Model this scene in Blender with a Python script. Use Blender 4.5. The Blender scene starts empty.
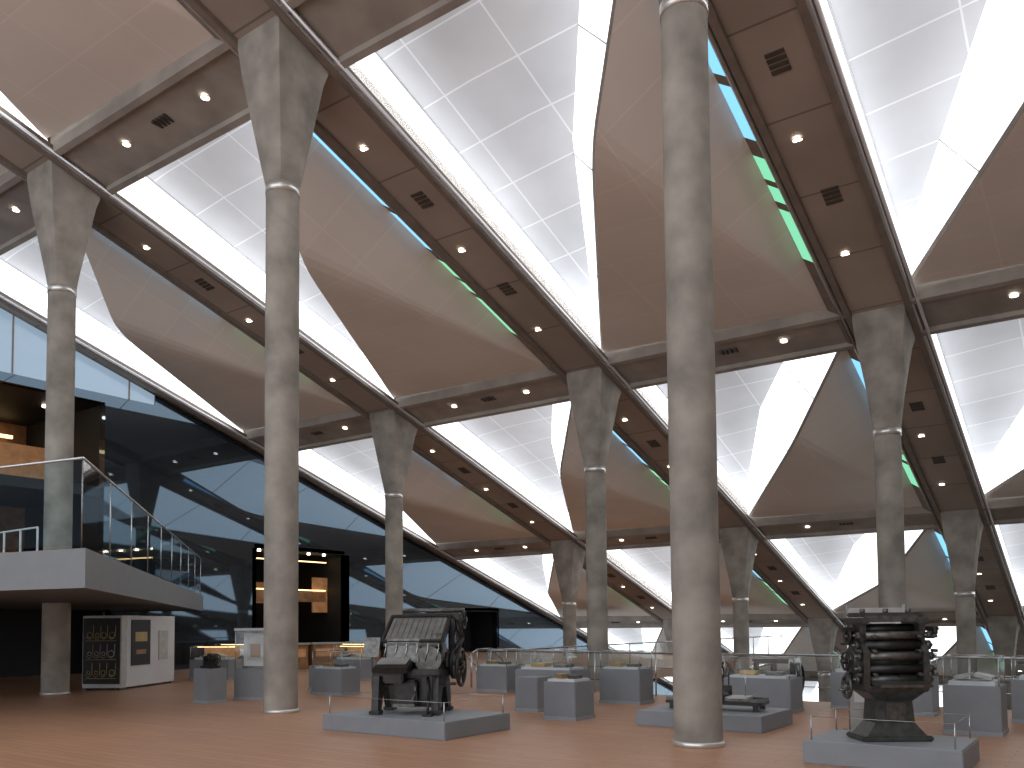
import bpy, bmesh, math, random
from mathutils import Vector, Matrix
random.seed(4)
X0,Y0,a,b,zn,ch,sl=-4.553,10.565,8.230,11.818,9.854,2.759,.3121
XZ=X0-3*a
def hs(y): return zn+ch-sl*(y-Y0)
def S(x,y,dz=0): return (x,y,hs(y)+dz)
COL=bpy.context.scene.collection
# ---------------- materials
def mat(n,c,r=.6,metal=0,var=.15,scale=3,e=None,es=1,bump=0,spec=.5):
    m=bpy.data.materials.new(n);m.use_nodes=True;nt=m.node_tree;p=nt.nodes['Principled BSDF']
    p.inputs['Roughness'].default_value=r;p.inputs['Metallic'].default_value=metal;p.inputs['Specular IOR Level'].default_value=spec
    tc=nt.nodes.new('ShaderNodeTexCoord');no=nt.nodes.new('ShaderNodeTexNoise');no.inputs['Scale'].default_value=scale;no.inputs['Detail'].default_value=8
    nt.links.new(tc.outputs['Object'],no.inputs['Vector'])
    cr=nt.nodes.new('ShaderNodeValToRGB');cr.color_ramp.elements[0].position=.3;cr.color_ramp.elements[1].position=.7
    cr.color_ramp.elements[0].color=(*[v*(1-var) for v in c],1);cr.color_ramp.elements[1].color=(*[min(1,v*(1+var)) for v in c],1)
    nt.links.new(no.outputs['Fac'],cr.inputs['Fac']);nt.links.new(cr.outputs['Color'],p.inputs['Base Color'])
    if bump:
        bp=nt.nodes.new('ShaderNodeBump');bp.inputs['Strength'].default_value=bump;bp.inputs['Distance'].default_value=.02
        nt.links.new(no.outputs['Fac'],bp.inputs['Height']);nt.links.new(bp.outputs['Normal'],p.inputs['Normal'])
    if e: p.inputs['Emission Color'].default_value=(*e,1);p.inputs['Emission Strength'].default_value=es
    return m
def brickmat(n,c1,c2,cm,w,h,mort,r=.6,rot=0,e=None,es=0,spec=.5,offset=0,swap=None,noise=.0):
    m=bpy.data.materials.new(n);m.use_nodes=True;nt=m.node_tree;p=nt.nodes['Principled BSDF']
    p.inputs['Roughness'].default_value=r;p.inputs['Specular IOR Level'].default_value=spec
    tc=nt.nodes.new('ShaderNodeTexCoord');mp=nt.nodes.new('ShaderNodeMapping');mp.inputs['Rotation'].default_value=(0,0,rot)
    src=tc.outputs['Object']
    if swap:
        sp=nt.nodes.new('ShaderNodeSeparateXYZ');cb=nt.nodes.new('ShaderNodeCombineXYZ');nt.links.new(src,sp.inputs[0])
        for k,ax in enumerate(swap): nt.links.new(sp.outputs['XYZ'.index(ax)],cb.inputs[k])
        src=cb.outputs[0]
    nt.links.new(src,mp.inputs['Vector'])
    br=nt.nodes.new('ShaderNodeTexBrick');br.offset=offset;br.inputs['Scale'].default_value=1
    br.inputs['Brick Width'].default_value=w;br.inputs['Row Height'].default_value=h;br.inputs['Mortar Size'].default_value=mort;br.inputs['Mortar Smooth'].default_value=.3
    for k,c in (('Color1',c1),('Color2',c2),('Mortar',cm)): br.inputs[k].default_value=(*c,1)
    nt.links.new(mp.outputs[0],br.inputs['Vector'])
    out=br.outputs['Color']
    if noise:
        no=nt.nodes.new('ShaderNodeTexNoise');no.inputs['Scale'].default_value=.35;no.inputs['Detail'].default_value=4;nt.links.new(tc.outputs['Object'],no.inputs['Vector'])
        mr=nt.nodes.new('ShaderNodeMapRange');mr.inputs['From Min'].default_value=.3;mr.inputs['From Max'].default_value=.7;mr.inputs['To Min'].default_value=1-noise;mr.inputs['To Max'].default_value=1+noise
        nt.links.new(no.outputs['Fac'],mr.inputs['Value'])
        vm=nt.nodes.new('ShaderNodeVectorMath');vm.operation='SCALE';nt.links.new(out,vm.inputs[0]);nt.links.new(mr.outputs[0],vm.inputs['Scale']);out=vm.outputs[0]
    nt.links.new(out,p.inputs['Base Color'])
    if e is not None:
        nt.links.new(out,p.inputs['Emission Color']);p.inputs['Emission Strength'].default_value=es
    return m
def glassmat(n,tint=(.85,.95,.95)):
    m=bpy.data.materials.new(n);m.use_nodes=True;nt=m.node_tree;nt.nodes.clear()
    o=nt.nodes.new('ShaderNodeOutputMaterial');mx=nt.nodes.new('ShaderNodeMixShader');t=nt.nodes.new('ShaderNodeBsdfTransparent');g=nt.nodes.new('ShaderNodeBsdfGlossy');f=nt.nodes.new('ShaderNodeLayerWeight')
    f.inputs['Blend'].default_value=.5
    pw=nt.nodes.new('ShaderNodeMath');pw.operation='POWER';pw.inputs[1].default_value=4
    ma=nt.nodes.new('ShaderNodeMath');ma.operation='MULTIPLY_ADD';ma.inputs[1].default_value=.5;ma.inputs[2].default_value=.05
    nt.links.new(f.outputs['Facing'],pw.inputs[0]);nt.links.new(pw.outputs[0],ma.inputs[0])
    t.inputs[0].default_value=(*tint,1);g.inputs['Roughness'].default_value=.03
    nt.links.new(ma.outputs[0],mx.inputs[0]);nt.links.new(t.outputs[0],mx.inputs[1]);nt.links.new(g.outputs[0],mx.inputs[2]);nt.links.new(mx.outputs[0],o.inputs[0]);return m
def graniteglossy(n):
    m=brickmat(n,(.006,.007,.010),(.010,.012,.016),(.003,.003,.004),1.6,.8,.01,r=.35,swap='YZX',offset=.5,spec=.15)
    nt=m.node_tree;p=nt.nodes['Principled BSDF'];o=[x for x in nt.nodes if x.type=='OUTPUT_MATERIAL'][0]
    g=nt.nodes.new('ShaderNodeBsdfGlossy');g.inputs['Color'].default_value=(.55,.78,1,1);g.inputs['Roughness'].default_value=.03
    lw=nt.nodes.new('ShaderNodeLayerWeight');lw.inputs['Blend'].default_value=.5
    pw=nt.nodes.new('ShaderNodeMath');pw.operation='POWER';pw.inputs[1].default_value=3;nt.links.new(lw.outputs['Facing'],pw.inputs[0])
    ma=nt.nodes.new('ShaderNodeMath');ma.operation='MULTIPLY_ADD';ma.inputs[1].default_value=.6;ma.inputs[2].default_value=.10;nt.links.new(pw.outputs[0],ma.inputs[0])
    ma.use_clamp=True
    mx=nt.nodes.new('ShaderNodeMixShader');nt.links.new(ma.outputs[0],mx.inputs[0]);nt.links.new(p.outputs[0],mx.inputs[1]);nt.links.new(g.outputs[0],mx.inputs[2]);nt.links.new(mx.outputs[0],o.inputs[0])
    return m
M_beige=brickmat('beige_panel',(.83,.75,.665),(.81,.73,.65),(.88,.81,.73),1.9,1.25,.018,r=.6,noise=.05)
M_W=brickmat('white_panel_glow',(.57,.58,.61),(.54,.555,.585),(.75,.77,.80),1.9,1.25,.022,r=.5,e=1,es=.26,noise=.12)  # daylight on these panels is put into their own emission
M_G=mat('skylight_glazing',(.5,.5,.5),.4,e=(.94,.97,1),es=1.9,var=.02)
M_soff=brickmat('soffit_concrete',(.385,.315,.26),(.35,.285,.235),(.20,.16,.13),20,1.97,.025,r=.6,noise=.18)
M_side=mat('beam_concrete',(.34,.30,.26),.7,var=.2,scale=1.2)
M_led=mat('ledge_dark',(.21,.17,.14),.6)
M_alu=mat('aluminium',(.75,.75,.76),.35,metal=.6,var=.05)
M_col=mat('column_concrete',(.305,.275,.235),.8,var=.3,scale=1.7,bump=.5,spec=.25)
M_ring=mat('steel_ring',(.7,.68,.64),.3,metal=.7,var=.05)
M_blue=mat('blue_glass',(.02,.1,.3),.2,e=(.25,.66,1),es=1.2)
M_green=mat('green_glass',(.02,.3,.1),.2,e=(.30,.9,.55),es=.85)
M_lamp=mat('lamp_glow',(1,1,1),.5,e=(1,.86,.68),es=9)
M_dark=mat('dark_vent',(.07,.055,.045),.6)
M_wall=graniteglossy('black_granite')
M_floor=brickmat('wood_floor',(.50,.275,.165),(.44,.235,.14),(.27,.145,.09),1.1,.16,.006,r=.4,offset=.5,noise=.08,spec=.4)
M_ped=mat('pedestal_grey',(.21,.222,.235),.5,var=.06)
M_pedl=mat('plinth_top',(.28,.295,.31),.5,var=.06)
M_white=mat('white_paint',(.62,.62,.62),.5,var=.04)
M_iron=mat('black_iron',(.028,.026,.024),.38,metal=.4,var=.4,scale=12)
M_iron2=mat('worn_iron',(.13,.125,.115),.38,metal=.7,var=.4,scale=15)
M_grn=mat('greygreen_iron',(.075,.077,.07),.36,metal=.5,var=.35,scale=12)
M_pale=mat('pale_metal',(.45,.44,.41),.45,metal=.2,var=.15,scale=6)
M_mag=mat('magazine_metal',(.20,.195,.18),.4,metal=.4,var=.2,scale=6)
M_brass=mat('brass',(.45,.3,.12),.35,metal=.8)
M_wood=mat('warm_wood',(.28,.14,.06),.5,var=.3)
M_glass=glassmat('glass_clear',(.93,.96,.96));M_glass2=glassmat('glass_balcony',(.78,.9,.92))
M_steel=mat('steel',(.5,.52,.53),.25,metal=.9,var=.05)
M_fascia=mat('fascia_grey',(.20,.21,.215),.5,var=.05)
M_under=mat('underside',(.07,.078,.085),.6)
M_warm=mat('warm_light',(1,.8,.5),.5,e=(1,.68,.3),es=3)
M_warmw=mat('warm_glow_panel',(.4,.2,.09),.5,e=(.5,.23,.09),es=.22,var=.3)  # warm lamplight on brown surfaces, put into the material as a weak glow
M_cler=mat('clerestory_glass',(.06,.1,.14),.15,e=(.42,.56,.70),es=.58,var=.1)
M_far=mat('far_glazing',(.4,.4,.4),.4,e=(.9,.95,1),es=.9)
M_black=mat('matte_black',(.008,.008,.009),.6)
M_gold=mat('gold_thread',(.45,.33,.12),.5)
M_carpet=mat('terrace_floor',(.25,.18,.13),.7)
M_plaster=mat('plaster',(.30,.29,.28),.8)
# ---------------- builder
class B:
    def __init__(s): s.bm=bmesh.new();s.mats=[]
    def mi(s,m):
        if m not in s.mats: s.mats.append(m)
        return s.mats.index(m)
    def face(s,pts,m,smooth=False):
        f=s.bm.faces.new([s.bm.verts.new(p) for p in pts]);f.material_index=s.mi(m);f.smooth=smooth;return f
    def poly(s,vs,fs,m,smooth=False):
        v=[s.bm.verts.new(p) for p in vs]
        for f in fs:
            q=s.bm.faces.new([v[i] for i in f]);q.material_index=s.mi(m);q.smooth=smooth
    def hexa(s,v,m):
        s.poly(v,[(3,2,1,0),(4,5,6,7),(0,1,5,4),(1,2,6,5),(2,3,7,6),(3,0,4,7)],m)
    def frust(s,z0,w0,d0,z1,w1,d1,m,c=(0,0)):
        cx,cy=c
        s.hexa([(cx-w0/2,cy-d0/2,z0),(cx+w0/2,cy-d0/2,z0),(cx+w0/2,cy+d0/2,z0),(cx-w0/2,cy+d0/2,z0),(cx-w1/2,cy-d1/2,z1),(cx+w1/2,cy-d1/2,z1),(cx+w1/2,cy+d1/2,z1),(cx-w1/2,cy+d1/2,z1)],m)
    def box(s,c,d,m,rot=None,bev=0):
        x,y,z=d[0]/2,d[1]/2,d[2]/2
        R=rot if rot is not None else Matrix.Identity(3)
        c=Vector(c)
        P=[c+R@Vector(q) for q in [(-x,-y,-z),(x,-y,-z),(x,y,-z),(-x,y,-z),(-x,-y,z),(x,-y,z),(x,y,z),(-x,y,z)]]
        if not bev: s.hexa(P,m);return
        t=bmesh.new();vv=[t.verts.new(p) for p in P]
        for f in [(3,2,1,0),(4,5,6,7),(0,1,5,4),(1,2,6,5),(2,3,7,6),(3,0,4,7)]: t.faces.new([vv[i] for i in f])
        bmesh.ops.bevel(t,geom=list(t.edges),offset=bev,segments=2,affect='EDGES')
        t.verts.index_update();ix=[v.co.copy() for v in t.verts];fs=[[v.index for v in f.verts] for f in t.faces];t.free()
        s.poly(ix,fs,m)
    def cyl(s,p0,p1,r0,m,r1=None,n=16,caps=True):
        if r1 is None:r1=r0
        p0=Vector(p0);p1=Vector(p1);d=(p1-p0).normalized()
        u=d.cross(Vector((0,0,1)) if abs(d.z)<.9 else Vector((1,0,0))).normalized();w=d.cross(u)
        v=[]
        for p,r in((p0,r0),(p1,r1)):
            for k in range(n):
                t=2*math.pi*k/n;v.append(p+(u*math.cos(t)+w*math.sin(t))*r)
        vs=[s.bm.verts.new(q) for q in v];i=s.mi(m)
        for k in range(n):
            f=s.bm.faces.new([vs[k],vs[(k+1)%n],vs[n+(k+1)%n],vs[n+k]]);f.smooth=True;f.material_index=i
        if caps:
            f=s.bm.faces.new(vs[:n][::-1]);f.material_index=i
            f=s.bm.faces.new(vs[n:]);f.material_index=i
    def tube(s,pts,r,m,n=8):
        for p,q in zip(pts,pts[1:]): s.cyl(p,q,r,m,n=n)
    def ring(s,c,ax,R,r,m,n=28,k=8):
        c=Vector(c);d=Vector(ax).normalized();u=d.cross(Vector((0,0,1)) if abs(d.z)<.9 else Vector((1,0,0))).normalized();w=d.cross(u)
        g=[]
        for i in range(n):
            t=2*math.pi*i/n;e=u*math.cos(t)+w*math.sin(t)
            g.append([s.bm.verts.new(c+e*(R+r*math.cos(2*math.pi*j/k))+d*r*math.sin(2*math.pi*j/k)) for j in range(k)])
        for i in range(n):
            for j in range(k):
                f=s.bm.faces.new([g[i][j],g[(i+1)%n][j],g[(i+1)%n][(j+1)%k],g[i][(j+1)%k]]);f.smooth=True;f.material_index=s.mi(m)
    def wheel(s,c,ax,R,r,m,sp=6,hub=.04):
        s.ring(c,ax,R,r,m);c=Vector(c);d=Vector(ax).normalized();u=d.cross(Vector((0,0,1)) if abs(d.z)<.9 else Vector((1,0,0))).normalized();w=d.cross(u)
        s.cyl(c-d*.05,c+d*.05,hub,m)
        for i in range(sp):
            t=2*math.pi*i/sp;s.cyl(c,c+(u*math.cos(t)+w*math.sin(t))*R,r*.6,m,n=6)
    def prism(s,poly,z0,z1,m,mtop=None,mbot=None):
        n=len(poly);v=[(x,y,z0) for x,y in poly]+[(x,y,z1) for x,y in poly]
        for k in range(n): s.face([v[k],v[(k+1)%n],v[n+(k+1)%n],v[n+k]],m)
        s.face(v[:n][::-1],mbot or m);s.face(v[n:],mtop or m)
    def xprism(s,yz,x0,x1,m):
        n=len(yz);v=[(x0,y,z) for y,z in yz]+[(x1,y,z) for y,z in yz]
        s.poly(v,[tuple(range(n))[::-1],tuple(range(n,2*n))]+[(k,(k+1)%n,n+(k+1)%n,n+k) for k in range(n)],m)
    def done(s,name,loc=(0,0,0),rz=0,parent=None,norm=True,sc=1):
        if norm: bmesh.ops.recalc_face_normals(s.bm,faces=s.bm.faces)
        me=bpy.data.meshes.new(name);s.bm.to_mesh(me);s.bm.free()
        for m in s.mats: me.materials.append(m)
        o=bpy.data.objects.new(name,me);COL.objects.link(o);o.location=loc;o.rotation_euler=(0,0,rz);o.scale=(sc,sc,sc)
        if parent:o.parent=parent
        return o
def empty(n):
    o=bpy.data.objects.new(n,None);COL.objects.link(o);return o
# ---------------- ceiling
ceil=empty('ceiling')
bd=B();bt=B();bp=B();bw=B();bg=B();bl=B();bc=B()
R0,R1=-1,6
ya,yb=Y0+R0*b-.7,Y0+R1*b
for i in range(-3,3):
    X=X0+i*a
    v=lambda x0,x1,z0,z1:[S(x0,ya,z0),S(x1,ya,z0),S(x1,yb,z0),S(x0,yb,z0),S(x0,ya,z1),S(x1,ya,z1),S(x1,yb,z1),S(x0,yb,z1)]
    bd.hexa(v(X-.6,X+.6,0,1.1),M_soff)
    for sg in (-1,1):
        bd.hexa(v(X+sg*.68-.07,X+sg*.68+.07,-.10,.5),M_led)
        bd.hexa(v(X+sg*.85-.04,X+sg*.85+.04,.02,.12),M_led)
    bd.hexa(v(X+.74,X+.80,-.05,.06),M_alu)
    bd.cyl(S(X-.83,ya,-.04),S(X-.83,yb,-.04),.04,M_led,n=8)
    bd.cyl(S(X+.9,ya,-.04),S(X+.9,yb,-.04),.04,M_alu,n=8)
    for j in range(R0,R1):
        Y=Y0+j*b
        for t in (.2,.485,.77):
            y=Y+t*b;bl.cyl(S(X-.2,y,-.015),S(X-.2,y,.05),.085,M_lamp,n=16);bl.ring(S(X-.2,y,-.01),(0,0,1),.1,.012,M_alu,n=16,k=6)
        for t in (.34,.62):
            y=Y+t*b
            for q_ in range(4):
                yy=y-.18+q_*.12
                bl.hexa([S(X-.17,yy-.04,-.02),S(X+.17,yy-.04,-.02),S(X+.17,yy+.04,-.02),S(X-.17,yy+.04,-.02),S(X-.17,yy-.04,.03),S(X+.17,yy-.04,.03),S(X+.17,yy+.04,.03),S(X-.17,yy+.04,.03)],M_dark)
        for t0,t1,m in ((0,.12,M_led),(.12,.33,M_blue),(.33,.35,M_led),(.35,.46,M_blue),(.46,.50,M_led),(.5,.555,M_green),(.555,.57,M_led),(.57,.61,M_green),(.61,.63,M_led),(.63,.77,M_green),(.77,1,M_led)):
            if i>-3: bc.face([S(X-.9,Y+t0*b,-.02),S(X-.9,Y+t1*b,-.02),S(X-1.14,Y+t1*b,.14),S(X-1.14,Y+t0*b,.14)],m)
        if i<2:
            xa,xb=X+.75,X+a-.75
            def q(y0_,y1_,z0,z1,m,xa=xa,xb=xb,Y=Y): bt.hexa([S(xa,Y+y0_,z0),S(xb,Y+y0_,z0),S(xb,Y+y1_,z0),S(xa,Y+y1_,z0),S(xa,Y+y0_,z1),S(xb,Y+y0_,z1),S(xb,Y+y1_,z1),S(xa,Y+y1_,z1)],m)
            q(-.6,.6,.06,1.6,M_side);q(-.72,-.58,-.06,.5,M_side);q(.58,.72,-.06,.5,M_side)
            for t in (.34,.70):
                x=X+t*a;bl.cyl(S(x,Y,.03),S(x,Y,.1),.085,M_lamp,n=16);bl.ring(S(x,Y,.04),(0,0,1),.1,.012,M_alu,n=16,k=6)
            x=X+.52*a
            for q_ in range(4): bl.box((x-.2+q_*.13,Y,hs(Y)+.055),(.08,.32,.06),M_dark)
            x0,x1,y0,y1=X+.75,X+a-.75,Y+.7,Y+b-.7
            cx,cy=X+a/2,Y+b/2
            rt,rb,lb,Mm=S(x1-.35,y0,.15),S(x1-.35,y1,.2),S(x0,y1-.1,.25),S(cx+.8,cy-2.6,-1.1)
            N=30
            rt_,rb_,lb_,M_=map(Vector,(rt,rb,lb,Mm))
            A=[]
            for k in range(N+1):
                t=k/N
                p=(rt_.lerp(M_,t*2) if t<.5 else M_.lerp(lb_,t*2-1))
                if abs(t-.5)<.071:
                    e=(t-.43)/.14;e=min(1,max(0,e));e0=rt_.lerp(M_,.86);e1=M_.lerp(lb_,.14);p=(1-e)**2*e0+2*e*(1-e)*M_+e*e*e1
                A.append(p)
            vs=[bp.bm.verts.new(p) for p in A];vr=bp.bm.verts.new(rb_)
            for k in range(N):
                g=bp.bm.faces.new((vs[k],vs[k+1],vr));g.smooth=False;g.material_index=bp.mi(M_beige)
            up=Vector((-.04,-.02,.10))
            for k in range(N):
                p,p2=A[k],A[k+1]
                bp.face([p,p2,p2+up,p+up],M_led)
            rt2,M2,lb2,lt=map(Vector,(S(x1-1.1,y0,1.5),S(cx-.9,cy-.5,1.4),S(x0,y1-.5,1.0),S(x0,y0,1.25)))
            Bp=[]
            for k in range(N+1):
                t=k/N;Bp.append(rt2.lerp(M2,t*2) if t<.5 else M2.lerp(lb2,t*2-1))
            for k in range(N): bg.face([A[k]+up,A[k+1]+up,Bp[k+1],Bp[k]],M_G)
            for k in (8,16,23): bg.cyl(A[k]+up,Bp[k],.018,M_alu,n=6)
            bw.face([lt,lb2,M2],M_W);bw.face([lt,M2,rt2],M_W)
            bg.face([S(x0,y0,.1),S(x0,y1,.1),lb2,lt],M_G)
            bg.cyl(lt,lb2,.03,M_alu,n=6)
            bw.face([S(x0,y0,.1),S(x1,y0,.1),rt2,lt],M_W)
bd.done('beam_slope',parent=ceil);bt.done('beam_cross',parent=ceil);bp.done('panel_beige',parent=ceil,norm=False);bw.done('panel_white',parent=ceil,norm=False)
bg.done('skylight_glazing',parent=ceil,norm=False);bl.done('downlights_and_vents',parent=ceil);bc.done('colour_glass_slits',parent=ceil,norm=False)
rd=B();rd.hexa([S(XZ-6,ya,3.6),S(X0+2*a+1,ya,3.6),S(X0+2*a+1,yb,3.6),S(XZ-6,yb,3.6),S(XZ-6,ya,3.8),S(X0+2*a+1,ya,3.8),S(X0+2*a+1,yb,3.8),S(XZ-6,yb,3.8)],M_side);rd.done('roof_deck',parent=ceil)
# ---------------- floors
TE=17.5
def terr(y):
    if y<TE: return 0
    k=int((y-TE)//12);return -2.6-3.7*k
fb=B()
fb.box((( -13+20)/2,(TE-16)/2,-.15),(33,TE+16,.3),M_floor)
fb.box(((-13+XZ-6)/2,(42-16)/2,-.15),(-13-XZ+6,58,.3),M_floor)
fb.done('floor')
for k in range(5):
    y0=TE+12*k+.01;t=B();z=-2.6-3.7*k
    t.box((-4.5+ (0 if k>1 else 4),y0+6,z-.15),(49 if k>1 else 33,12,.3),M_carpet)
    t.box((3.5 if k<2 else -4.5,y0+.1,z+1.6 if k else z+1.1),(33 if k<2 else 49,.2,3.2 if k else 2.1),M_ped)
    for x in range(-10,12,4):
        t.box((x,y0+5,z+.74),(2.6,1.1,.05),M_wood)
        for sx in (-1.2,1.2): t.box((x+sx,y0+5,z+.36),(.08,1.0,.72),M_wood)
    t.done('floor_terrace')
# ---------------- columns
for i in range(-2,2):
    for j in range(0,6):
        X,Y=X0+i*a,Y0+j*b
        base=0 if (j==0 or (i==-2 and Y<42)) else terr(Y)
        zt=hs(Y);nk=zt-ch
        c=B();r=.312
        if nk>base+.2:
            c.cyl((X,Y,base),(X,Y,nk),r,M_col,n=40,caps=False)
            c.cyl((X,Y,nk-.07),(X,Y,nk+.10),r+.012,M_ring,n=40)
            c.cyl((X,Y,base),(X,Y,base+.07),r+.02,M_ring,n=40)
        n=48;h=.60;L=6
        rings=[]
        for l in range(L+1):
            t=l/L;row=[]
            for k in range(n):
                th=2*math.pi*k/n;cx,sy=math.cos(th),math.sin(th)
                # straight ruled transition: circle at the neck, square at the top
                mm=max(abs(cx),abs(sy))
                x=cx*r*(1-t)+h*cx/mm*t;y=sy*r*(1-t)+h*sy/mm*t
                z=nk+.05+(ch-.21)*t
                if l==L: z=hs(Y+y)-.16
                row.append(c.bm.verts.new((X+x,Y+y,z)))
            rings.append(row)
        row=[c.bm.verts.new((v.co.x,v.co.y,hs(v.co.y)-.005)) for v in rings[-1]];rings.append(row)
        for l in range(len(rings)-1):
            for k in range(n):
                f=c.bm.faces.new([rings[l][k],rings[l][(k+1)%n],rings[l+1][(k+1)%n],rings[l+1][k]]);f.smooth=False;f.material_index=c.mi(M_col)
        c.bm.faces.new(rings[-1]).material_index=c.mi(M_col)
        c.done('concrete_column')
# ---------------- left wall
WX=XZ+.35
wb=B()
def seg(y0,y1,z0,za,zb): wb.xprism([(y0,z0),(y1,z0),(y1,zb),(y0,za)],WX-.35,WX,M_wall)
H=lambda y:hs(y)-.12
seg(-16,2,0,H(-16),H(2))
seg(2,16.1,9.5,9.8,9.8)
seg(16.1,18,0,9.8,9.8)
seg(18,22.6,0,H(18),H(22.6));seg(22.6,27.6,4.8,H(22.6),H(27.6));seg(27.6,36.2,0,H(27.6),H(36.2))
seg(36.2,39.2,2.3,H(36.2),H(39.2))
seg(39.2,46,-18,H(39.2),H(46));seg(46,82,-18,H(46),H(82))
wb.xprism([(16.1,9.8),(18,9.8),(18,H(18)),(16.1,H(16.1))],WX-.2,WX-.05,M_cler)
wb.xprism([(2,9.8),(16.1,9.8),(16.1,H(16.1)),(2,H(2))],WX-.2,WX-.05,M_cler)
for y in (3,5,7,9,11,13,15,17): wb.box((WX-.03,y,(9.8+H(y))/2),(.05,.04,H(y)-9.8),M_led)
wb.done('wall_left')
ew=B();ew.box((-6,82.2,-13),(50,.4,14),M_far)
for k in range(24): ew.box((-29+2*k,81.95,-13),(.15,.1,14),M_dark)
ew.done('wall_far')
rw=B();rw.xprism([(-16,-.3),(82,-20),(82,H(82)+1),(-16,H(-16)+1)],X0+2*a+1,X0+2*a+1.3,M_plaster);rw.done('wall_right')
# rooms behind the openings
rm=B()
rm.box((WX-7,33,-1),(.2,100,36),M_black)  # added black sheet, stops the bright world showing through the openings
rm.box((WX-1.2,9,1.1),(.2,14.4,2.2),M_black);rm.box((WX-3,16.3,1.1),(6,.2,2.3),M_black)  # black panel paints in the dark of the space under the balcony
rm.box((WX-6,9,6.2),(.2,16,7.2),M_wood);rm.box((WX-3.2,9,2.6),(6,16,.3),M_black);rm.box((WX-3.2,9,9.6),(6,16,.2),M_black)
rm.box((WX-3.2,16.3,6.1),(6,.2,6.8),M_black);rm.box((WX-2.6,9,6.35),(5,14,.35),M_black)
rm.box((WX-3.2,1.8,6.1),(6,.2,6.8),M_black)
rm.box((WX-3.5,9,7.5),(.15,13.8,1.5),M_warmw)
for y in (3,5,7,9,11,13,15): rm.cyl((WX-2,y,9.42),(WX-2,y,9.5),.09,M_lamp);rm.cyl((WX-1.2,y,6.08),(WX-1.2,y,6.16),.08,M_lamp)
rm.box((WX-5.5,9,8.9),(.1,13,.12),M_warm)
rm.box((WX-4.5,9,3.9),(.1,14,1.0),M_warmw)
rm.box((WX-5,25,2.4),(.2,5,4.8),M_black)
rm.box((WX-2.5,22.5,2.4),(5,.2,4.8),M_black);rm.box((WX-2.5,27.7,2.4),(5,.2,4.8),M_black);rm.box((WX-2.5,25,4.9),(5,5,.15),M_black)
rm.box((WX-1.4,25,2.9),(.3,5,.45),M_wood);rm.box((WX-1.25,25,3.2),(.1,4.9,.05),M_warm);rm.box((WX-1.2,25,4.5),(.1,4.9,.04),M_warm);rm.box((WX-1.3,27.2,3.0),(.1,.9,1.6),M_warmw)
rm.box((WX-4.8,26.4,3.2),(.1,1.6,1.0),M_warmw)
for y in (23.2,24.1,25,25.9,26.8): rm.cyl((WX-.6,y,4.75),(WX-.6,y,4.82),.07,M_lamp)
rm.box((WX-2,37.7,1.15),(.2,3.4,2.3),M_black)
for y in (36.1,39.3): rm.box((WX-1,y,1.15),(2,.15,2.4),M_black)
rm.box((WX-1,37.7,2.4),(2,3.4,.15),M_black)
rm.done('wall_room_interior')
# ---------------- balcony
bal=empty('balcony')
P0=Vector((-12.7,6.8));P1=Vector((WX+.02,20.1));P2=Vector((WX+.02,3.2))
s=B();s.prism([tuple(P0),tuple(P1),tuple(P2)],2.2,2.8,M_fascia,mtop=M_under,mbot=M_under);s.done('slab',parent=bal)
g=B()
def glassrun(p,q,n,z0,h,bld,gm,post=True,rail=True,th=.012,pr=.02):
    p=Vector(p);q=Vector(q);d=(q-p).normalized()
    L=(q-p).length
    for k in range(n):
        A_=p+d*(L*k/n+.03);B_=p+d*(L*(k+1)/n-.03)
        bld.face([(A_.x,A_.y,z0+.06),(B_.x,B_.y,z0+.06),(B_.x,B_.y,z0+h),(A_.x,A_.y,z0+h)],gm)
    for k in range(n+1):
        if post:
            A_=p+d*L*k/n;bld.cyl((A_.x,A_.y,z0),(A_.x,A_.y,z0+h),pr,M_steel,n=8)
    if rail: bld.cyl((p.x,p.y,z0+h),(q.x,q.y,z0+h),.022,M_steel,n=8)
e=(P1-P0).normalized();e2=(P2-P0).normalized()
c0=P0+(e+e2)*.12
glassrun(c0,P1-e*.3+Vector((0,-.1)),9,2.8,1.4,g,M_glass2,pr=.012);glassrun(c0,P2-e2*.4+Vector((0,.15)),8,2.8,1.4,g,M_glass2,pr=.012)
g.done('glass_balustrade',parent=bal,norm=False)
g=B()
for k in range(12):
    x=-17.5-k*.7;y=8.4
    g.cyl((x,y,2.8),(x,y,3.6),.022,M_white,n=8)
g.cyl((-17.5,8.4,3.6),(-25.2,8.4,3.6),.02,M_white,n=8)
g.done('inner_rail',parent=bal)
# ---------------- railing floor edge
rl=B();glassrun((-13,TE-.25),(10,TE-.25),15,0,.92,rl,M_glass);
for zz in (.3,.6): rl.cyl((-13,TE-.25,zz),(10,TE-.25,zz),.01,M_steel,n=6)
glassrun((-13,TE-.25),(-13,40),12,0,.92,rl,M_glass)
rl.done('glass_railing',norm=False)
hr=B()
for dx in (0,1.1):
    hr.tube([(dx,0,0),(dx,0,.85),(dx+.1,.12,.95),(dx,.9,.95),(dx,1.6,.45),(dx,1.7,0)],.025,M_steel)
hr.tube([(0,.8,0),(0,.8,.95)],.02,M_steel);hr.tube([(1.1,.8,0),(1.1,.8,.95)],.02,M_steel)
hr.done('stair_handrail',loc=(-14.6,17.2,0))
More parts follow.
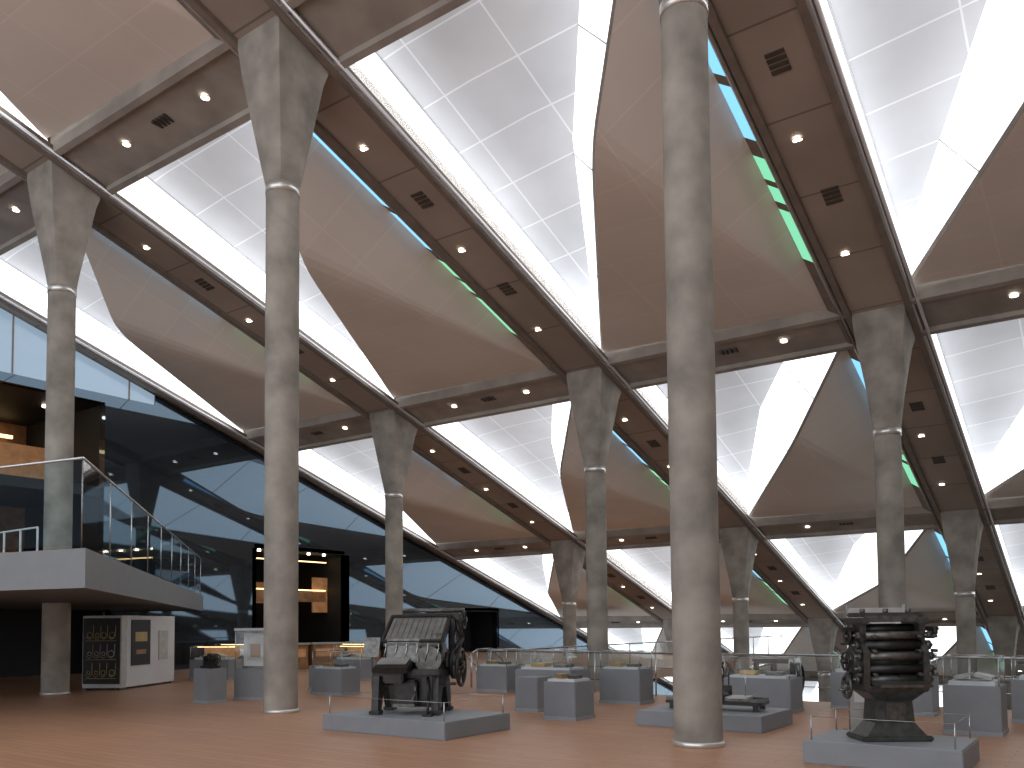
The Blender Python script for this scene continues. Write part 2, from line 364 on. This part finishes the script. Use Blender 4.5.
# ---------------- pedestals / vitrines
def pedestal(name,x,y,w,d,h,glass=0,rz=0,item=None):
    o=B();o.box((0,0,h/2),(w,d,h),M_ped,bev=.012);o.box((0,0,.03),(w+.02,d+.02,.06),M_pedl)
    if glass:
        z0=h;z1=h+glass;X_,Y_=w/2-.02,d/2-.02
        for q in ([(-X_,-Y_),(X_,-Y_)],[(X_,-Y_),(X_,Y_)],[(X_,Y_),(-X_,Y_)],[(-X_,Y_),(-X_,-Y_)]):
            o.face([(*q[0],z0),(*q[1],z0),(*q[1],z1),(*q[0],z1)],M_glass);o.cyl((*q[0],z0),(*q[0],z1),.008,M_steel,n=6);o.cyl((*q[0],z1),(*q[1],z1),.008,M_steel,n=6)
        o.face([(-X_,-Y_,z1),(X_,-Y_,z1),(X_,Y_,z1),(-X_,Y_,z1)],M_glass)
    if item: item(o,h,w,d)
    return o.done(name,(x,y,0),rz,norm=False)
def items(o,h,w,d):
    o.box((0,0,h+.02),(w*.85,d*.8,.04),M_white);o.box((-w*.2,0,h+.08),(w*.25,d*.4,.07),M_brass,bev=.01);o.box((w*.2,0,h+.07),(w*.25,d*.4,.06),M_iron2,bev=.01)
def books(o,h,w,d):
    o.box((0,0,h+.03),(w*.8,d*.8,.06),M_white)
    for k in (-1,1): o.box((k*w*.18,0,h+.12),(w*.3,d*.5,.05),M_pale,rot=Matrix.Rotation(k*.25,3,'Y'))
def litcase(o,h,w,d):
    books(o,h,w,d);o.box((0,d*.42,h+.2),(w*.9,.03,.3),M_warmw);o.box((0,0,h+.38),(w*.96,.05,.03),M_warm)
def tallcase(o,h,w,d):
    o.box((0,.05,h+.42),(w*.75,.12,.72),M_white);o.box((0,-.03,h+.45),(w*.5,.03,.5),M_pale);o.box((0,0,h+.87),(w,d,.05),M_pale)
    o.box((0,-.05,h+.4),(w*.3,.02,.3),M_wood)
def small_press(o,h,w,d):
    o.box((0,0,h+.03),(.36,.26,.05),M_iron,bev=.01)
    for sx in(-1,1): o.box((sx*.12,0,h+.15),(.04,.18,.22),M_iron,bev=.01)
    o.cyl((-.16,0,h+.2),(.16,0,h+.2),.05,M_iron);o.cyl((-.14,.05,h+.28),(.14,.05,h+.28),.035,M_iron2);o.wheel((.2,0,h+.2),(1,0,0),.1,.012,M_iron);o.tube([(-.15,0,h+.2),(-.24,-.1,h+.3)],.012,M_iron)
pedestal('museum_pedestal',-15.75,11.15,.48,.48,.72,item=small_press)
pedestal('display_case',-15.65,12.25,.75,.6,.66,glass=.85,item=tallcase,rz=.5)
pedestal('museum_pedestal',-16.4,14.8,.42,.42,.6)
pedestal('museum_pedestal',-8.9,13.2,.5,.5,.62,glass=.0)
pedestal('display_case',-9.2,14.3,1.3,.7,.7,glass=.38,item=items)
pedestal('museum_pedestal',-7.65,12.4,.62,.62,.63,item=items)
pedestal('display_case',-8.15,15.4,.9,.6,.68,glass=.35,item=items)
pedestal('display_case',-5.3,15.2,1.2,.7,.6,glass=.35,item=items)
pedestal('display_case',-1.75,13.75,.72,.72,.68,glass=.4,item=books)
pedestal('display_case',-2.9,15.9,.6,.6,.68,glass=.35,item=items)
pedestal('display_case',-.9,15.6,1.1,.6,.66,glass=.35,item=books)
pedestal('display_case',.3,16.6,.8,.6,.66,glass=.35,item=items)
pedestal('display_case',-4.0,16.5,.8,.6,.66,glass=.35,item=books)
pedestal('display_case',-15.0,14.0,1.0,.6,.6,glass=.4,item=items)
pedestal('display_case',-12.2,16.6,.9,.6,.6,glass=.4,item=items)
pedestal('display_case',-10.9,16.6,.9,.6,.6,glass=.4,item=books)
pedestal('display_case',-18.5,18.0,1.2,.6,.6,glass=.4,item=litcase)
pedestal('display_case',-20.5,20.0,1.2,.6,.6,glass=.4,item=litcase)
pedestal('display_case',-22.6,16.2,1.4,.7,.6,glass=.4,item=litcase,rz=.3)
pedestal('display_case',-24.6,18.6,1.6,.7,.6,glass=.4,item=litcase,rz=.3)
pedestal('museum_pedestal',-18.0,21.0,.6,.6,.9)
o=B();o.box((0,0,.65),(1.1,.6,1.2),M_pedl,bev=.015);o.box((0,0,.03),(1.0,.5,.06),M_iron)
for k in (-1,1):
    o.box((k*.27,-.31,.66),(.5,.02,1.1),M_white,bev=.006);o.cyl((k*.05,-.35,.6),(k*.05,-.35,.75),.01,M_steel,n=6)
o.done('storage_cabinet',(-13.5,15.3,0),.5)
# calligraphy display wall
o=B();o.box((0,0,.98),(1.05,.25,1.85),M_pale,bev=.01);o.box((0,-.14,1.0),(.98,.03,1.68),M_black)
for ln in range(3):
    z=.5+ln*.48
    o.box((0,-.16,z-.2),(.82,.008,.010),M_gold)
    for k in range(4):
        x=-.32+k*.2+random.uniform(-.02,.02);mm=M_gold if ln!=1 else M_pale
        o.ring((x,-.165,z-.05),(0,1,0),random.uniform(.04,.08),.009,mm,n=14,k=5)
        o.cyl((x+.09,-.165,z-.1),(x+.1,-.165,z+.2),.009,mm,n=5)
        o.tube([(x-.1,-.165,z-.1),(x-.02,-.165,z-.16),(x+.08,-.165,z-.12)],.008,mm,n=5)
o.box((.40,1.4,.98),(.25,2.55,1.85),M_white,bev=.01)
o.box((.54,.8,1.2),(.02,.95,1.2),M_black);o.box((.552,.8,1.35),(.004,.6,.25),M_gold);o.box((.552,.8,.95),(.004,.5,.12),M_wood)
o.box((.54,2.0,1.1),(.02,.5,.8),M_pale)
for x,y in ((-.45,0),(.45,0),(.4,2.5)): o.box((x,y,.03),(.12,.3,.06),M_iron)
o.done('calligraphy_display',(-21.4,12.0,0),math.radians(30))
o=B()
for k in range(4):
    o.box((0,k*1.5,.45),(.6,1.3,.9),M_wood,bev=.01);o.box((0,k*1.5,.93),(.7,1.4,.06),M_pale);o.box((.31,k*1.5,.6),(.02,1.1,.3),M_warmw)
o.done('reading_counter',(-25.0,21,0),-.3)
# ---------------- plinths
def plinth(x0,x1,y0,y1,h,posts=True):
    o=B();o.box(((x0+x1)/2,(y0+y1)/2,h/2),(x1-x0,y1-y0,h),M_ped,bev=.01)
    o.box(((x0+x1)/2,(y0+y1)/2,h+.004),(x1-x0-.03,y1-y0-.03,.008),M_pedl)
    if posts:
        for x in (x0+.08,x1-.08):
            for y in (y0+.08,y1-.08): o.cyl((x,y,h),(x,y,h+.28),.009,M_steel,n=6)
        o.tube([(x0+.08,y0+.08,h+.27),(x1-.08,y0+.08,h+.27),(x1-.08,y1-.08,h+.27),(x0+.08,y1-.08,h+.27),(x0+.08,y0+.08,h+.27)],.003,M_steel,n=5)
    o.done('display_plinth')
plinth(-10.1,-7.65,9.15,10.7,.24);plinth(-3.0,-1.38,9.85,11.05,.25);plinth(-6.25,-4.25,12.1,13.5,.23,False)
# ---------------- typesetting machine
o=B();Rx=lambda t:Matrix.Rotation(t,3,'X');Ry=lambda t:Matrix.Rotation(t,3,'Y')
for sx in (-.5,.40):
    o.xprism([(-.42,0),(-.26,0),(-.1,.38),(.1,.38),(.26,0),(.42,0),(.34,.56),(-.34,.56)],sx-.05,sx+.05,M_iron)
    o.box((sx,-.34,.03),(.16,.2,.06),M_iron,bev=.01);o.box((sx,.34,.03),(.16,.2,.06),M_iron,bev=.01)
o.box((0,.08,.34),(.62,.5,.5),M_iron,bev=.05);o.box((-.05,-.2,.3),(.3,.2,.4),M_iron,bev=.03)
o.box((-.03,0,.6),(1.05,.6,.14),M_iron,bev=.03)
o.box((.05,.08,.86),(.62,.46,.45),M_iron,bev=.06)
o.box((-.33,.02,.84),(.3,.4,.42),M_iron,bev=.05)
for k,(r,w) in enumerate([(.26,.05),(.2,.06),(.31,.04),(.18,.07),(.24,.05)]):
    x=.15+k*.09;o.cyl((x,.28,.72),(x+w,.28,.72),r,M_iron2 if k%2 else M_iron,n=28)
o.wheel((.66,.2,.66),(1,0,0),.27,.028,M_iron)
o.wheel((-.62,.1,.42),(1,0,0),.22,.025,M_iron)
o.cyl((-.62,.1,.42),(.6,.1,.42),.025,M_iron2);o.cyl((0,.28,.72),(.7,.28,.72),.03,M_iron2)
Rm_=Rx(.62)
o.box((.02,.02,1.22),(.86,.76,.06),M_mag,rot=Rm_,bev=.012)
o.box((.02,.04,1.12),(.90,.72,.07),M_iron,rot=Rm_,bev=.012)
for k in range(9):
    c=Vector((.02,.02,1.22))+Rm_@Vector((-.36+k*.09,0,.034));o.box(c,(.006,.70,.006),M_iron2,rot=Rm_)
for k in (-.32,.32):
    c=Vector((.02,.02,1.22))+Rm_@Vector((0,k,.04));o.box(c,(.88,.05,.03),M_iron,rot=Rm_)
for sx in (-.45,.47):
    c=Vector((sx,.02,1.2));o.box(c,(.05,.8,.09),M_iron,rot=Rm_,bev=.01)
o.box((.14,.44,1.42),(.95,.16,.13),M_iron,bev=.02);o.cyl((-.3,.36,1.52),(.66,.36,1.52),.022,M_iron2);o.cyl((-.3,.44,1.54),(.66,.44,1.54),.022,M_iron2)
o.wheel((.66,.4,1.38),(1,0,0),.13,.018,M_iron)
o.tube([(.52,.4,1.4),(.64,.35,1.1),(.5,.25,.8)],.045,M_iron)
o.tube([(-.38,.4,1.42),(-.42,.3,1.1),(-.42,.15,.65)],.05,M_iron)
o.box((.5,.3,1.1),(.1,.14,.6),M_iron,bev=.02)
o.box((-.1,-.28,.93),(.5,.05,.35),M_iron2,rot=Rx(-.15),bev=.01)
o.box((-.2,-.46,.7),(.52,.32,.09),M_iron,rot=Rx(.3),bev=.01);o.box((-.2,-.38,.56),(.3,.2,.2),M_iron,bev=.02)
for r_ in range(5):
    for k in range(12): o.cyl((-.4+k*.037,-.55+r_*.05,.74+r_*.016),(-.4+k*.037,-.55+r_*.05,.765+r_*.016),.012,M_pale,n=6)
o.box((-.56,-.35,.98),(.24,.02,.3),M_iron2,rot=Rx(-.3));o.tube([(-.56,-.33,.6),(-.56,-.34,.88)],.012,M_iron2)
o.cyl((.28,-.3,.8),(.28,-.2,.8),.2,M_iron2,n=28);o.box((.3,-.38,.62),(.4,.24,.08),M_iron,bev=.01);o.box((.3,-.3,.4),(.2,.2,.4),M_iron,bev=.03)
o.cyl((.35,-.1,.98),(.35,-.1,1.18),.08,M_iron2)
for k in range(6):
    x=-.4+.16*k;o.tube([(x,-.3,.78),(x+.05,-.33,.98),(x+.02,-.25,1.08)],.008,M_steel,n=6)
o.tube([(.1,-.35,.5),(.15,-.52,.35),(.12,-.6,.2)],.018,M_iron2);o.box((-.05,-.35,.14),(.34,.22,.05),M_iron2,bev=.01)
o.tube([(.3,-.4,.55),(.34,-.5,.25),(.34,-.56,.04)],.02,M_iron);o.box((.34,-.56,.02),(.14,.1,.03),M_iron)
o.done('typesetting_machine',(-8.95,10.0,.25),.45,sc=1.03)
# ---------------- cylinder press on right plinth
o=B()
o.box((0,0,.03),(.78,.5,.06),M_grn,bev=.015)
o.frust(.06,.66,.42,.2,.44,.34,M_grn);o.frust(.2,.44,.34,.44,.40,.32,M_grn);o.frust(.44,.40,.32,.56,.66,.5,M_grn)
o.box((0,-.18,.32),(.22,.04,.2),M_iron2,bev=.01)
o.box((0,0,.58),(.70,.54,.07),M_grn,bev=.015)
for sx in (-.33,.33):
    o.xprism([(-.24,.6),(.24,.6),(.24,.95),(.16,1.05),(.2,1.3),(-.18,1.3),(-.16,1.1),(-.26,.98)],sx-.035,sx+.035,M_grn)
    o.box((sx,0,1.33),(.12,.46,.08),M_grn,bev=.015);o.box((sx*1.12,-.05,.85),(.06,.2,.2),M_iron2,bev=.01)
for (y,z,r,m) in [(-.14,.68,.06,M_iron2),(.1,.68,.08,M_grn),(-.2,.80,.05,M_iron),(0,.9,.15,M_grn),(-.2,.94,.05,M_iron2),(-.14,1.06,.06,M_iron),(.08,1.12,.07,M_grn),(-.18,1.17,.045,M_iron2),(0,1.24,.06,M_iron),(.14,1.22,.05,M_grn)]:
    o.cyl((-.32,y,z),(.32,y,z),r,m,n=20)
    for sx in (-.42,.37): o.cyl((sx,y,z),(sx+.05,y,z),r*.9,M_grn,n=18);o.cyl((sx-.03,y,z),(sx+.08,y,z),r*.35,M_iron2,n=12)
for sx,y,z,r in ((.47,.1,.8,.10),(-.47,-.1,1.16,.07),(.47,-.12,1.2,.06),(-.47,0,.88,.1)):
    o.wheel((sx,y,z),(1,0,0),r,.014,M_iron,sp=5,hub=.025)
for sx in (-.42,-.25,.25,.42):
    for z in (.74,1.0,1.16): o.cyl((sx,-.30,z),(sx,-.2,z),.02,M_iron2,n=10)
for sx in (-.42,.42): o.box((sx*1.12,-.1,1.24),(.14,.08,.05),M_iron,bev=.01)
o.wheel((-.5,-.1,.60),(1,0,0),.12,.02,M_grn,sp=5);o.tube([(-.5,-.1,.60),(-.56,-.1,.60),(-.56,-.28,.58),(-.66,-.28,.58)],.014,M_iron2)
o.box((0,-.36,.64),(.56,.26,.03),M_iron2,rot=Rx(.1));o.box((0,.28,1.22),(.56,.4,.02),M_pale,rot=Rx(.7))
o.box((0,.02,1.40),(.74,.36,.05),M_grn,bev=.015);o.box((0,-.14,1.36),(.6,.05,.08),M_iron2,bev=.01)
for sx in (-.26,.0,.26): o.cyl((sx,0,1.42),(sx,0,1.47),.03,M_iron2,n=10)
o.done('printing_press',(-2.2,10.42,.26),.62,sc=1.0)
o=B();o.box((0,0,.95),(.75,.04,1.62),M_pale,bev=.01);o.box((0,0,.1),(.8,.35,.2),M_ped,bev=.01)
for sx in(-.36,.36): o.cyl((sx,0,.0),(sx,0,1.8),.02,M_steel,n=8)
o.box((0,-.025,1.1),(.62,.01,1.1),M_white)
o.done('information_panel',(-2.6,11.75,0),.6)
# ---------------- flat bed press
o=B()
o.box((0,0,.12),(1.5,.5,.05),M_iron,bev=.01)
for sx in (-.65,.65):
    for sy in (-.2,.2): o.box((sx,sy,.06),(.08,.06,.1),M_iron)
for sy in (-.2,.2): o.box((0,sy,.17),(1.5,.03,.04),M_iron2)
o.cyl((.1,-.3,.22),(.1,.3,.22),.06,M_iron);o.box((.35,0,.19),(.35,.4,.05),M_pale,bev=.01)
for sy in (-.25,.25): o.box((.1,sy,.24),(.14,.05,.24),M_iron,bev=.01)
o.tube([(.1,.3,.2),(.1,.35,.55)],.012,M_iron);o.cyl((.45,0,.2),(.45,0,.62),.01,M_steel)
o.done('flatbed_press',(-5.2,12.8,.24),.1)
def handpress(x,y,z,rz,s=1):
    o=B()
    for sx in(-.35,.35):
        o.tube([(sx,-.3,0.05),(sx,-.05,.4),(sx,.3,0.05)],.05*s,M_iron);o.box((sx,0,.55),(.08,.16,.5),M_iron,bev=.02)
    o.box((0,0,.42),(.8,.5,.06),M_iron,bev=.015);o.box((0,0,.84),(.8,.2,.12),M_iron,bev=.03);o.box((0,0,.6),(.4,.35,.05),M_iron2,bev=.01);o.cyl((0,0,.6),(0,0,.92),.06,M_iron2)
    o.wheel((.48,0,.5),(1,0,0),.3,.025,M_iron);o.tube([(0,-.1,.76),(-.1,-.5,.74)],.015,M_iron2);o.box((0,-.5,.42),(.5,.6,.03),M_iron2)
    return o.done('hand_press',(x,y,z),rz)
handpress(-7.0,16.5,0,0);handpress(-5.6,16.7,0,.0)
# ---------------- world, camera
w=bpy.data.worlds.new('w');bpy.context.scene.world=w;w.use_nodes=True
w.node_tree.nodes['Background'].inputs[0].default_value=(.88,.92,1,1);w.node_tree.nodes['Background'].inputs[1].default_value=1.9  # strength raised as added ambient fill, entering by the open back
bpy.context.scene.view_settings.view_transform='Standard'
c=bpy.data.cameras.new('camera');co=bpy.data.objects.new('camera',c);COL.objects.link(co)
c.sensor_width=36;c.lens=859.1*36/1024;c.shift_y=.1916;co.location=(0,0,1.6);c.clip_end=500
R=Matrix.Rotation(math.radians(35.371),3,'Z')@Matrix.Rotation(math.radians(92.895),3,'X')@Matrix.Rotation(math.radians(-.545),3,'Z')
co.rotation_euler=R.to_euler()
bpy.context.scene.camera=co
